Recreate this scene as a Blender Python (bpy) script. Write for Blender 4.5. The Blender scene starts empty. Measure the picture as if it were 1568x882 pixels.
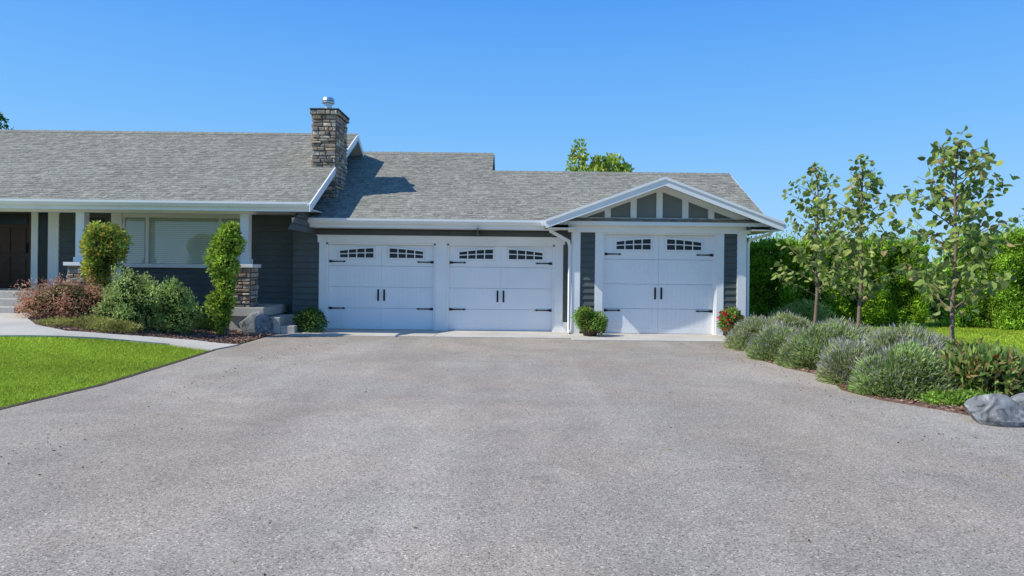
import bpy, math, random
import numpy as np
from mathutils import Matrix, Vector
from mathutils.geometry import delaunay_2d_cdt
random.seed(7); rng = np.random.default_rng(7)
scene = bpy.context.scene
scene.view_settings.view_transform = 'Standard'
scene.view_settings.look = 'None'
scene.view_settings.exposure = 0

# ------------------------------------------------------------------ survey helpers
F = 1045.0; EYE = 1.6; TH = 0.0113
CT, SNT = math.cos(TH), math.sin(TH)
def ss(t):
    t = np.clip(t, 0, 1); return t*t*(3-2*t)
def H(x, y):
    return 0.45*ss((-5.5-x)/4.5)*ss((y-7)/8)
def bearing(a, b):
    u = a-784; v = 411-b
    return (u*CT-v*SNT)/F, (u*SNT+v*CT)/F
def at(a, b):
    dx, dz = bearing(a, b)
    Y = 2.0
    while Y < 80:
        if EYE+dz*Y <= H(dx*Y, Y): break
        Y += 0.01
    return (dx*Y, Y, float(H(dx*Y, Y)))

# ------------------------------------------------------------------ materials
def nn(nt, t, **kw):
    n = nt.nodes.new(t)
    for k, v in kw.items(): setattr(n, k, v)
    return n
def make_mat(name, base=None, rough=0.7, ns=3.0, na=0.15, bump=0.0, bs=30.0, metallic=0.0, spec=0.3, transl=0.0, ns2=None, na2=0.0, gain=1.0):
    m = bpy.data.materials.new(name); m.use_nodes = True
    nt = m.node_tree; L = nt.links
    b = nt.nodes['Principled BSDF']; out = nt.nodes['Material Output']
    b.inputs['Roughness'].default_value = rough
    b.inputs['Metallic'].default_value = metallic
    b.inputs['Specular IOR Level'].default_value = spec
    geo = nn(nt, 'ShaderNodeNewGeometry')
    if base is None:
        a = nn(nt, 'ShaderNodeAttribute'); a.attribute_name = 'col'; csock = a.outputs['Color']
    else:
        r = nn(nt, 'ShaderNodeRGB'); r.outputs[0].default_value = (*base, 1); csock = r.outputs[0]
    def mul(csock, scale, amt, g=1.0):
        no = nn(nt, 'ShaderNodeTexNoise'); no.inputs['Scale'].default_value = scale; no.inputs['Detail'].default_value = 4
        L.new(geo.outputs['Position'], no.inputs['Vector'])
        mr = nn(nt, 'ShaderNodeMapRange')
        mr.inputs['From Min'].default_value = 0.25; mr.inputs['From Max'].default_value = 0.75
        mr.inputs['To Min'].default_value = (1-amt)*g; mr.inputs['To Max'].default_value = (1+amt)*g
        L.new(no.outputs['Fac'], mr.inputs['Value'])
        vm = nn(nt, 'ShaderNodeVectorMath', operation='SCALE')
        L.new(csock, vm.inputs[0]); L.new(mr.outputs[0], vm.inputs['Scale'])
        return vm.outputs[0]
    csock = mul(csock, ns, na, gain)
    if ns2: csock = mul(csock, ns2, na2)
    L.new(csock, b.inputs['Base Color'])
    if bump > 0:
        no = nn(nt, 'ShaderNodeTexNoise'); no.inputs['Scale'].default_value = bs; no.inputs['Detail'].default_value = 5
        L.new(geo.outputs['Position'], no.inputs['Vector'])
        bp = nn(nt, 'ShaderNodeBump'); bp.inputs['Strength'].default_value = bump; bp.inputs['Distance'].default_value = 0.02
        L.new(no.outputs['Fac'], bp.inputs['Height']); L.new(bp.outputs[0], b.inputs['Normal'])
    if transl > 0:
        t = nn(nt, 'ShaderNodeBsdfTranslucent'); L.new(csock, t.inputs['Color'])
        mx = nn(nt, 'ShaderNodeMixShader'); mx.inputs[0].default_value = transl
        L.new(b.outputs[0], mx.inputs[1]); L.new(t.outputs[0], mx.inputs[2]); L.new(mx.outputs[0], out.inputs['Surface'])
    return m

M_white = make_mat('white_paint', (0.82, 0.82, 0.80), 0.45, 1.5, 0.05)
M_door = make_mat('door_paint', (0.81, 0.82, 0.82), 0.4, 1.0, 0.04)
M_siding = make_mat('siding_slate_grey', (0.094, 0.106, 0.099), 0.6, 2.0, 0.14, 0.15, 60)
M_gable = make_mat('gable_panel', (0.19, 0.20, 0.19), 0.6, 2.0, 0.08, 0.15, 60)
M_shingle = make_mat('shingle', None, 0.9, 0.5, 0.10, 0.3, 90, ns2=24, na2=0.42, spec=.12, gain=1.05)
M_stone = make_mat('stone', None, 0.85, 9, 0.3, 0.6, 35, gain=1.6)
M_mortar = make_mat('mortar', (0.07, 0.063, 0.055), 0.9)
M_black = make_mat('black_iron', (0.012, 0.012, 0.013), 0.45)
M_glassdark = make_mat('dark_glass', (0.018, 0.022, 0.026), 0.25, spec=0.3)
M_wood = make_mat('dark_wood', (0.06, 0.026, 0.015), 0.4, 6, 0.3)
M_blind = make_mat('blind', (0.74, 0.78, 0.68), 0.6, 2, 0.05)
M_metal = make_mat('flue_metal', (0.6, 0.6, 0.6), 0.35, metallic=0.9)
M_conc = make_mat('concrete', (0.50, 0.465, 0.40), 0.85, 1.2, 0.14, 0.2, 60, ns2=25, na2=0.10)
M_leaf = make_mat('leaf', None, 0.5, 4, 0.2, transl=0.4, spec=0.35, gain=1.85)
M_leafb = make_mat('leaf_bright', None, 0.55, 4, 0.25, transl=0.4, spec=0.3, gain=2.7)
M_hedge = make_mat('hedge_leaf', None, 0.6, 2.5, 0.35, transl=0.35, spec=0.2, gain=2.5)
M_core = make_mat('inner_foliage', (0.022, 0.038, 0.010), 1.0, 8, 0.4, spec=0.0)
M_bark = make_mat('bark', (0.20, 0.15, 0.11), 0.9, 20, 0.3, 0.4, 60)
M_mulch = make_mat('mulch', (0.17, 0.10, 0.072), 0.95, 8, 0.35, 0.8, 40, ns2=60, na2=0.4)
M_soil = make_mat('soil', (0.06, 0.045, 0.03), 0.95, 8, 0.35, 0.8, 40)
M_chip = make_mat('bark_chip', None, 0.9, 10, 0.2, gain=1.5)
M_blade = make_mat('grass_blade', None, 0.6, 0.55, 0.22, transl=0.45, spec=0.2, gain=2.05)
M_pot = make_mat('pot', (0.06, 0.035, 0.025), 0.6, 6, 0.2)

def boulder_mat():
    m = make_mat('boulder', (0.19, 0.20, 0.205), 0.85, 3.5, 0.4, 0.9, 14, spec=.15)
    nt = m.node_tree; L = nt.links; b = nt.nodes['Principled BSDF']
    src = b.inputs['Base Color'].links[0].from_socket
    g = nn(nt, 'ShaderNodeNewGeometry')
    w = nn(nt, 'ShaderNodeTexNoise'); w.inputs['Scale'].default_value = 4; w.inputs['Detail'].default_value = 8; w.inputs['Distortion'].default_value = 2.0
    L.new(g.outputs['Position'], w.inputs['Vector'])
    r = nn(nt, 'ShaderNodeValToRGB'); r.color_ramp.elements[0].position = 0.56; r.color_ramp.elements[0].color = (0,0,0,1)
    r.color_ramp.elements[1].position = 0.68; r.color_ramp.elements[1].color = (1,1,1,1)
    L.new(w.outputs['Fac'], r.inputs[0])
    mx = nn(nt, 'ShaderNodeMix', data_type='RGBA'); L.new(r.outputs[0], mx.inputs[0]); L.new(src, mx.inputs[6]); mx.inputs[7].default_value = (0.38, 0.375, 0.35, 1)
    r2 = nn(nt, 'ShaderNodeValToRGB'); r2.color_ramp.elements[0].position = 0.34; r2.color_ramp.elements[0].color = (.35,.35,.35,1)
    r2.color_ramp.elements[1].position = 0.47; r2.color_ramp.elements[1].color = (1,1,1,1); L.new(w.outputs['Fac'], r2.inputs[0])
    mm = nn(nt, 'ShaderNodeMix', data_type='RGBA', blend_type='MULTIPLY'); mm.inputs[0].default_value = 1
    L.new(mx.outputs[2], mm.inputs[6]); L.new(r2.outputs[0], mm.inputs[7])
    L.new(mm.outputs[2], b.inputs['Base Color'])
    return m
M_boulder = boulder_mat()

def asphalt_mat():
    m = bpy.data.materials.new('asphalt'); m.use_nodes = True
    nt = m.node_tree; L = nt.links; b = nt.nodes['Principled BSDF']
    b.inputs['Roughness'].default_value = 0.9; b.inputs['Specular IOR Level'].default_value = 0.10
    g = nn(nt, 'ShaderNodeNewGeometry'); P = g.outputs['Position']
    def noise(scale, detail=3, dist=0.0, rough=0.5):
        n = nn(nt, 'ShaderNodeTexNoise'); n.inputs['Scale'].default_value = scale; n.inputs['Detail'].default_value = detail
        n.inputs['Distortion'].default_value = dist; n.inputs['Roughness'].default_value = rough; L.new(P, n.inputs['Vector']); return n.outputs['Fac']
    def mr(s, a, b_, c, d):
        n = nn(nt, 'ShaderNodeMapRange')
        for k, v in zip(('From Min','From Max','To Min','To Max'), (a,b_,c,d)): n.inputs[k].default_value = v
        L.new(s, n.inputs['Value']); return n.outputs[0]
    def mul(a, b_):
        n = nn(nt, 'ShaderNodeMath', operation='MULTIPLY'); L.new(a, n.inputs[0]); L.new(b_, n.inputs[1]); return n.outputs[0]
    big = mr(noise(0.3, 5, 1.0), .3, .7, .85, 1.12)
    mid = mr(noise(2.2, 6, .6, .6), .3, .7, .91, 1.09)
    stain = mr(noise(0.8, 5, 1.5, .6), .60, .72, 1.0, .86)
    fine = mr(noise(120, 3, 0, .7), .3, .7, .62, 1.38)
    v = nn(nt, 'ShaderNodeTexVoronoi'); v.inputs['Scale'].default_value = 100; L.new(P, v.inputs['Vector'])
    sep = nn(nt, 'ShaderNodeSeparateColor'); L.new(v.outputs['Color'], sep.inputs[0])
    sp = mr(sep.outputs[0], 0, 1, .76, 1.24)
    hi = mr(sep.outputs[1], .92, .94, 1.0, 1.5)
    lo = mr(sep.outputs[2], .90, .93, 1.0, .48)
    sx = nn(nt, 'ShaderNodeSeparateXYZ'); L.new(P, sx.inputs[0])
    cmb = nn(nt, 'ShaderNodeCombineXYZ'); L.new(sx.outputs[0], cmb.inputs[0])
    ym = nn(nt, 'ShaderNodeMath', operation='MULTIPLY'); L.new(sx.outputs[1], ym.inputs[0]); ym.inputs[1].default_value = 0.07; L.new(ym.outputs[0], cmb.inputs[1])
    tn = nn(nt, 'ShaderNodeTexNoise'); tn.inputs['Scale'].default_value = 1.1; tn.inputs['Detail'].default_value = 2; L.new(cmb.outputs[0], tn.inputs['Vector'])
    tr = mr(tn.outputs['Fac'], .3, .7, .90, 1.09)
    f = mul(mul(mul(mul(mul(big, mid), mul(fine, sp)), mul(hi, lo)), tr), stain)
    tint = nn(nt, 'ShaderNodeMix', data_type='RGBA')
    tint.inputs[6].default_value = (0.325, 0.292, 0.245, 1); tint.inputs[7].default_value = (0.348, 0.294, 0.236, 1)
    L.new(mr(noise(0.5, 3), .35, .65, 0, 1), tint.inputs[0])
    vm = nn(nt, 'ShaderNodeVectorMath', operation='SCALE'); L.new(tint.outputs[2], vm.inputs[0]); L.new(f, vm.inputs['Scale'])
    L.new(vm.outputs[0], b.inputs['Base Color'])
    bp = nn(nt, 'ShaderNodeBump'); bp.inputs['Strength'].default_value = 0.4; bp.inputs['Distance'].default_value = 0.004
    L.new(v.outputs['Distance'], bp.inputs['Height']); L.new(bp.outputs[0], b.inputs['Normal'])
    return m
M_asph = asphalt_mat()
M_grass = make_mat('grass_ground', (0.17, 0.25, 0.02), 0.95, 0.7, 0.16, 0.4, 60, ns2=40, na2=0.35, spec=0.1)

def pane_mat():
    m = bpy.data.materials.new('window_pane'); m.use_nodes = True
    nt = m.node_tree; L = nt.links; nt.nodes.remove(nt.nodes['Principled BSDF'])
    t = nn(nt, 'ShaderNodeBsdfTransparent'); g = nn(nt, 'ShaderNodeBsdfGlossy'); g.inputs['Roughness'].default_value = 0.02
    t.inputs[0].default_value = (.93, .96, .94, 1)
    mx = nn(nt, 'ShaderNodeMixShader'); mx.inputs[0].default_value = 0.10
    L.new(t.outputs[0], mx.inputs[1]); L.new(g.outputs[0], mx.inputs[2]); L.new(mx.outputs[0], nt.nodes['Material Output'].inputs['Surface'])
    return m
M_pane = pane_mat()

# ------------------------------------------------------------------ mesh builder
def group(name, loc=(0,0,0)):
    e = bpy.data.objects.new(name, None); e.location = loc; e.empty_display_size = 0.3
    scene.collection.objects.link(e); return e
class MB:
    def __init__(s): s.v=[]; s.f=[]; s.m=[]; s.c=[]
    def poly(s, pts, mat=0, col=(1,1,1)):
        i=len(s.v); s.v += [tuple(p) for p in pts]; s.f.append(tuple(range(i,i+len(pts)))); s.m.append(mat); s.c.append(col)
    def box(s, x0,x1,y0,y1,z0,z1, mat=0, col=(1,1,1)):
        i=len(s.v)
        s.v += [(x0,y0,z0),(x1,y0,z0),(x1,y1,z0),(x0,y1,z0),(x0,y0,z1),(x1,y0,z1),(x1,y1,z1),(x0,y1,z1)]
        for q in ((0,3,2,1),(4,5,6,7),(0,1,5,4),(1,2,6,5),(2,3,7,6),(3,0,4,7)):
            s.f.append(tuple(i+k for k in q)); s.m.append(mat); s.c.append(col)
    def prism(s, poly, axis, a0, a1, mat=0, col=(1,1,1)):
        def P(p,a): return (p[0],a,p[1]) if axis=='Y' else ((a,p[0],p[1]) if axis=='X' else (p[0],p[1],a))
        n=len(poly); i=len(s.v)
        s.v += [P(p,a0) for p in poly]+[P(p,a1) for p in poly]
        s.f.append(tuple(i+k for k in range(n))); s.f.append(tuple(i+n+k for k in reversed(range(n))))
        for k in range(n):
            k2=(k+1)%n; s.f.append((i+k,i+n+k,i+n+k2,i+k2))
        s.m += [mat]*(n+2); s.c += [col]*(n+2)
    def tube(s, pts, rad, sides=6, mat=0, col=(1,1,1)):
        i=len(s.v); pts=[Vector(p) for p in pts]
        for k,p in enumerate(pts):
            d=(pts[min(k+1,len(pts)-1)]-pts[max(k-1,0)]).normalized()
            a=d.cross(Vector((0.3,0.9,0.1)));
            if a.length<0.1: a=d.cross(Vector((1,0,0)))
            a.normalize(); b=d.cross(a)
            for j in range(sides):
                t=2*math.pi*j/sides; s.v.append(tuple(p+(a*math.cos(t)+b*math.sin(t))*rad[k]))
        for k in range(len(pts)-1):
            for j in range(sides):
                j2=(j+1)%sides; s.f.append((i+k*sides+j,i+k*sides+j2,i+(k+1)*sides+j2,i+(k+1)*sides+j)); s.m.append(mat); s.c.append(col)
        for base in (0,len(pts)-1):
            s.f.append(tuple(i+base*sides+j for j in range(sides))); s.m.append(mat); s.c.append(col)
    def build(s, name, mats, parent=None, smooth=False, bevel=0):
        me=bpy.data.meshes.new(name)
        o = Vector(parent.location) if parent else Vector((0,0,0))
        me.from_pydata([(x-o.x,y-o.y,z-o.z) for x,y,z in s.v],[],s.f)
        for m in mats: me.materials.append(m)
        me.polygons.foreach_set('material_index', s.m)
        a=me.attributes.new('col','FLOAT_COLOR','FACE')
        a.data.foreach_set('color', np.concatenate([np.array(s.c,float).reshape(-1,3), np.ones((len(s.c),1))],1).ravel())
        if smooth: me.polygons.foreach_set('use_smooth',[True]*len(s.f))
        ob=bpy.data.objects.new(name,me); scene.collection.objects.link(ob)
        if parent: ob.parent=parent
        if bevel:
            b=ob.modifiers.new('bevel','BEVEL'); b.width=bevel; b.segments=2; b.limit_method='ANGLE'
        me.update(); return ob
def quads(name, V, C, mat, parent=None):
    """V (N,k,3) C (N,3)"""
    n,k=V.shape[:2]
    o=np.array(parent.location) if parent else np.zeros(3)
    me=bpy.data.meshes.new(name)
    me.vertices.add(n*k); me.vertices.foreach_set('co',(V-o).astype(np.float32).ravel())
    me.loops.add(n*k); me.loops.foreach_set('vertex_index',np.arange(n*k,dtype=np.int32))
    me.polygons.add(n); me.polygons.foreach_set('loop_start',np.arange(0,n*k,k,dtype=np.int32))
    me.materials.append(mat)
    a=me.attributes.new('col','FLOAT_COLOR','FACE')
    a.data.foreach_set('color',np.concatenate([C,np.ones((n,1))],1).astype(np.float32).ravel())
    me.update(calc_edges=True); me.validate()
    ob=bpy.data.objects.new(name,me); scene.collection.objects.link(ob)
    if parent: ob.parent=parent
    return ob
def unit(a): return a/(np.linalg.norm(a,axis=-1,keepdims=True)+1e-9)
def leafV(P, D, L, W):
    n=len(P); S=unit(np.cross(D, rng.normal(size=(n,3)))); N=np.cross(D,S)
    L=np.asarray(L).reshape(-1,1); W=np.asarray(W).reshape(-1,1)
    return np.stack([P, P+D*L*.45+S*W*.5+N*W*.15, P+D*L, P+D*L*.45-S*W*.5+N*W*.15],1)
def pal(n, palette, lo=.75, hi=1.25):
    pa=np.array(palette); return pa[rng.integers(0,len(pa),n)]*rng.uniform(lo,hi,(n,1))
def clump(P, f, s=0):
    x,y,z=P[:,0]*f+s,P[:,1]*f+2*s,P[:,2]*f+3*s
    return (np.sin(x*1.0+1.7*np.sin(y*.8))+np.sin(y*1.3+1.3*np.sin(z*1.1))+np.sin(z*1.2+1.5*np.sin(x*.9)))/3
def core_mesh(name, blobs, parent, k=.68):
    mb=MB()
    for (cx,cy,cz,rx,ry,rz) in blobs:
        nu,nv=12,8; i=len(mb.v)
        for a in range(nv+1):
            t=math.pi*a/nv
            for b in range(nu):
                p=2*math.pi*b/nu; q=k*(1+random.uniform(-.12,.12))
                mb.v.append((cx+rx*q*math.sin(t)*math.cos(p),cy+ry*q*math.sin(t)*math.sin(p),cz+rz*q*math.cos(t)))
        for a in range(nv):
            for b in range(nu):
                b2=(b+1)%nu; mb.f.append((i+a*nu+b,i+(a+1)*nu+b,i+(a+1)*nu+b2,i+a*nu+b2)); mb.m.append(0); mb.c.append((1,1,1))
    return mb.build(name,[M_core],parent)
def shrub(name, loc, blobs, n, L, W, palette, up=.3, core=True, flowers=None, mat=None, stems=True, rough=.2, spread=.2, cf=7):
    """blobs relative to loc"""
    g=group(name, loc)
    B=np.array([(b[0]+loc[0],b[1]+loc[1],b[2]+loc[2],b[3],b[4],b[5]) for b in blobs])
    w=(B[:,3]*B[:,4]*B[:,5])**(2/3); w/=w.sum()
    k=rng.choice(len(B),n,p=w); d=unit(rng.normal(size=(n,3)))
    cl=clump(B[k,:3]+d*B[k,3:]*1.0,cf,loc[0])
    r=1-np.abs(rng.normal(size=n))*spread; r*=1+rough*cl
    r*=rng.uniform(.9,1.12,n)
    P=B[k,:3]+d*B[k,3:]*r[:,None]
    P[:,2]=np.maximum(P[:,2], H(P[:,0],P[:,1])+.01)
    D=unit(d*.6+rng.normal(size=(n,3))*.6+np.array([0,0,up]))
    C=pal(n,palette)*(1+.25*clump(P,9,1)+.3*cl)[:,None].clip(.35,1.7)
    V=leafV(P,D,rng.uniform(.7,1.3,n)*L,rng.uniform(.7,1.3,n)*W)
    quads('foliage',V,C,mat or M_leaf,g)
    if flowers:
        nf,fs,fp=flowers
        i=rng.integers(0,n,nf); Pf=P[i]+d[i]*.02
        a=[]
        for q in range(5):
            a.append(leafV(Pf,unit(d[i]+rng.normal(size=(nf,3))*.8),np.full(nf,fs),np.full(nf,fs*.8)))
        quads('flowers',np.concatenate(a),np.tile(pal(nf,fp),(5,1)),M_leaf,g)
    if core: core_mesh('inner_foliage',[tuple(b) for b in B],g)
    if stems:
        mb=MB()
        for b in B:
            for q in range(4):
                e=(b[0]+random.uniform(-.5,.5)*b[3],b[1]+random.uniform(-.5,.5)*b[4],b[2]+random.uniform(0,.6)*b[5])
                s0=(loc[0]+random.uniform(-.06,.06),loc[1]+random.uniform(-.06,.06),loc[2]-.03)
                mb.tube([s0,((s0[0]+e[0])/2,(s0[1]+e[1])/2,(s0[2]*.4+e[2]*.6)),e],[.014,.01,.005],5)
        mb.build('stems',[M_bark],g)
    return g
def tussock(name, loc, rx, ry, rz, n, palette, tips, tipfrac=.12, L=.085, W=.013):
    """mound of fine upright shoots (lavender / catmint)"""
    g=group(name,loc); c=np.array(loc)
    d=unit(rng.normal(size=(n,3))); d[:,2]=np.abs(d[:,2])
    R=np.array([rx,ry,rz]); cl=clump(c+d*R,8,loc[1])
    r=rng.uniform(.80,1.0,n)*(1+.13*cl)
    P=c+d*R*r[:,None]
    D=unit(d*np.array([.9,.9,.6])+np.array([0,0,.55])+rng.normal(size=(n,3))*.45)
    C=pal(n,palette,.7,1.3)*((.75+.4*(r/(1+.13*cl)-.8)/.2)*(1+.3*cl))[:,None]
    Ls=rng.uniform(.6,1.5,n)*L
    V=leafV(P,D,Ls,rng.uniform(.7,1.4,n)*W)
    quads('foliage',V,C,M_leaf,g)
    i=np.where((rng.random(n)<tipfrac)&(r>.85)&(d[:,2]>.15))[0]
    T=P[i]+D[i]*Ls[i,None]*.8
    V2=leafV(T,unit(D[i]+np.array([0,0,.5])+rng.normal(size=(len(i),3))*.2),rng.uniform(.04,.10,len(i)),rng.uniform(.010,.018,len(i)))
    quads('flower_spikes',V2,pal(len(i),tips),M_leaf,g)
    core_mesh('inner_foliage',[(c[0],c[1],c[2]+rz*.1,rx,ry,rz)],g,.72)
    return g

# ------------------------------------------------------------------ ground & sheets
def inside(P, poly):
    x,y=P[:,0],P[:,1]; r=np.zeros(len(P),bool); n=len(poly)
    for i in range(n):
        x1,y1=poly[i]; x2,y2=poly[(i+1)%n]
        c=((y1>y)!=(y2>y))&(x<(x2-x1)*(y-y1)/((y2-y1) if y2!=y1 else 1e-9)+x1); r^=c
    return r
def sheet(name, poly, off, mat, step, skirt=.08):
    b=[]
    for i in range(len(poly)):
        p=np.array(poly[i]); q=np.array(poly[(i+1)%len(poly)]); k=max(1,int(np.linalg.norm(q-p)/step))
        for j in range(k): b.append(tuple(p+(q-p)*j/k))
    nb=len(b); A=np.array(b)
    gx=np.arange(A[:,0].min(),A[:,0].max(),step)+.013; gy=np.arange(A[:,1].min(),A[:,1].max(),step)+.017
    G=np.array([(x,y) for x in gx for y in gy]).reshape(-1,2); G=G[inside(G,b)]
    pts=b+[tuple(p) for p in G]
    r=delaunay_2d_cdt([Vector(p) for p in pts],[],[list(range(nb))],1,1e-5)
    co=[(p.x,p.y,float(H(p.x,p.y))+off) for p in r[0]]
    faces=[tuple(f) for f in r[2]]
    fs=[]
    for f in faces:
        a,b2,c=[co[k] for k in f[:3]]
        s=(b2[0]-a[0])*(c[1]-a[1])-(b2[1]-a[1])*(c[0]-a[0])
        fs.append(f if s>0 else tuple(reversed(f)))
    k=len(co)
    for i in range(nb):
        p=b[i]; co.append((p[0],p[1],float(H(*p))+off)); co.append((p[0],p[1],float(H(*p))+off-skirt))
    for i in range(nb):
        j=(i+1)%nb; fs.append((k+2*i,k+2*i+1,k+2*j+1,k+2*j))
    me=bpy.data.meshes.new(name); me.from_pydata(co,[],fs); me.materials.append(mat)
    ob=bpy.data.objects.new(name,me); scene.collection.objects.link(ob); return ob

xs=np.concatenate([[-900,-400,-200,-100,-60,-40,-30],np.arange(-24,24.01,.5),[30,40,60,100,200,400,900]])
ys=np.concatenate([[-300,-100,-40,-15],np.arange(-6,30.01,.5),[35,45,60,90,150,300,600,1200]])
XX,YY=np.meshgrid(xs,ys); ZZ=H(XX,YY)
V=np.stack([XX.ravel(),YY.ravel(),ZZ.ravel()],1); nx=len(xs)
Fc=[(j*nx+i,j*nx+i+1,(j+1)*nx+i+1,(j+1)*nx+i) for j in range(len(ys)-1) for i in range(nx-1)]
me=bpy.data.meshes.new('ground'); me.from_pydata(V.tolist(),[],Fc); me.materials.append(M_grass)
scene.collection.objects.link(bpy.data.objects.new('ground',me))

drive=[(-40,-8),(-40,3.6),(-12,4.2),(-8,5.2),(-6.3,6.3),(-5.5,7.3),(-5.32,8.9),(-5.4,11),(-5.5,12.75),(-5.42,13.4),(-5.46,15.5),(-5.2,16.9),
       (5.0,16.6),(4.95,15.2),(4.75,14.3),(4.45,12.2),(4.55,11.2),(4.8,10.3),(4.45,9.2),(4.6,8.5),(5.0,7.9),(5.4,7.0),(7.5,5.6),(14,4.5),(40,4),(40,-8)]
sheet('asphalt_driveway',drive,.012,M_asph,1.0,.05)
mb=MB()
for x0,x1 in ((-5.1,-1.77),(-1.762,1.36),(1.368,5.15)):
    mb.box(x0,x1,15.55 if x1<2 else 15.2,17.1,-.1,.035)
mb.build('concrete_apron',[M_conc],None,bevel=.008)
near=[at(-60,517),at(0,516.5),at(90,517),at(150,519.5),at(200,523.5),at(260,529),at(325,538)]
far=[at(365,530),at(300,523.5),at(235,518.5),at(170,514),at(100,509),at(55,500),at(42,490),at(50,483)]
walk=[(p[0],p[1]) for p in near]+[(p[0],p[1]) for p in far]+[(-10.95,15.25),(-14.2,15.25),(-14.2,12.6)]
sheet('concrete_walkway',walk,.035,M_conc,.3,.15)
# ragged lawn edge against the asphalt
edge=[(-12,4.2),(-8,5.2),(-6.3,6.3),(-5.5,7.3),(-5.32,8.9),(-5.4,11),(-5.5,12.75)]
sheet('lawn_edge_soil',edge+[(x-.10,y+.05) for x,y in reversed(edge)],.016,M_soil,.3,.04)
rag=[]
le=[(-16,4.8),(-8,5.28),(-6.35,6.38),(-5.55,7.4),(-5.37,8.9),(-5.45,11),(-5.60,12.72)]
for p,q in zip(le[:-1],le[1:]):
    ln=math.hypot(q[0]-p[0],q[1]-p[1]); k=max(1,int(ln/.12))
    for j in range(k):
        t=j/k; rag.append((p[0]+(q[0]-p[0])*t+random.uniform(-.05,.04),p[1]+(q[1]-p[1])*t+random.uniform(-.02,.02)))
rag.append(le[-1])
lawn_left=rag+[(p[0],p[1]) for p in reversed(near[:-1])]+[(-16,12.3)]
bed_l=[(-10.9,15.9)]+[(p[0]+.02,p[1]+.03) for p in reversed(far)][0:]+[(-5.5,13.5),(-5.5,15.5),(-5.4,16.1),(-5.4,17.6),(-10.4,17.6)]
sheet('mulch_bed',bed_l,.02,M_mulch,.3,.1)
bed_r=[(5.1,16.5),(4.98,15.2),(4.78,14.3),(4.48,12.2),(4.58,11.2),(4.83,10.3),(4.48,9.2),(4.63,8.5),(5.03,7.9),(5.43,7.0),(6.6,6.35),(8.6,6.4),(8.9,7.5),(8.0,9.2),(7.4,11),(7.0,13),(6.8,16.5)]
sheet('mulch_bed',bed_r,.02,M_mulch,.4,.06)
# bark chips (one mesh)
def scatter(poly,n):
    A=np.array(poly); P=np.stack([rng.uniform(A[:,0].min(),A[:,0].max(),n),rng.uniform(A[:,1].min(),A[:,1].max(),n)],1); return P[inside(P,poly)]
def chips(poly,n):
    P=scatter(poly,n); m=len(P); P3=np.concatenate([P,(H(P[:,0],P[:,1])+.03)[:,None]],1)
    D=unit(rng.normal(size=(m,3))*np.array([1,1,.35]))
    return leafV(P3,D,rng.uniform(.03,.09,m),rng.uniform(.015,.04,m)),pal(m,[(.15,.085,.06),(.09,.05,.035),(.22,.14,.10)])
a=chips(bed_l,14000); b=chips(bed_r,16000)
quads('bark_chips',np.concatenate([a[0],b[0]]),np.concatenate([a[1],b[1]]),M_chip)
# a few fallen leaves and grit on the asphalt
P=np.stack([rng.uniform(-6,6,420),rng.uniform(3,15,420)],1); side_=rng.random(420)<.7
P[side_,0]=np.sign(P[side_,0])*(4.3+rng.exponential(.25,side_.sum())*-1); P=P[np.abs(P[:,0])<4.6]
m=len(P); P3=np.concatenate([P,np.full((m,1),.018)],1)
quads('fallen_leaves',leafV(P3,unit(rng.normal(size=(m,3))*np.array([1,1,.15])),rng.uniform(.015,.04,m),rng.uniform(.01,.02,m)),pal(m,[(.15,.10,.04),(.10,.06,.03),(.2,.16,.05)]),M_chip)
# grass blades
def blades(poly,n,h,w,palette):
    P=scatter(poly,n); P=P[np.abs(P[:,0])<.8*P[:,1]+2.0]; m=len(P); P3=np.concatenate([P,(H(P[:,0],P[:,1]))[:,None]],1)
    D=unit(rng.normal(size=(m,3))*np.array([.6,.6,0])+np.array([0,0,1])); S=unit(np.cross(D,rng.normal(size=(m,3))))
    hh=rng.uniform(.6,1.3,(m,1))*h; ww=rng.uniform(.7,1.2,(m,1))*w
    V=np.stack([P3-S*ww,P3+S*ww,P3+D*hh],1)
    c=pal(m,palette,.65,1.3)*(1+.18*clump(P3,1.3)+.10*clump(P3,6,3))[:,None]
    return V,c
GP=[(.175,.250,.020),(.22,.285,.024),(.14,.21,.018),(.27,.30,.045)]
a=blades(lawn_left,230000,.032,.006,GP)
quads('lawn_grass',a[0],a[1],M_blade)
lawn_r=[(6.9,16),(7.1,13),(7.5,11),(8.1,9.2),(9.0,7.5),(14,8),(19,14),(19,26),(6.0,26),(6.0,19)]
a=blades(lawn_r,110000,.045,.012,GP)
quads('lawn_grass',a[0],a[1],M_blade)

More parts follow.
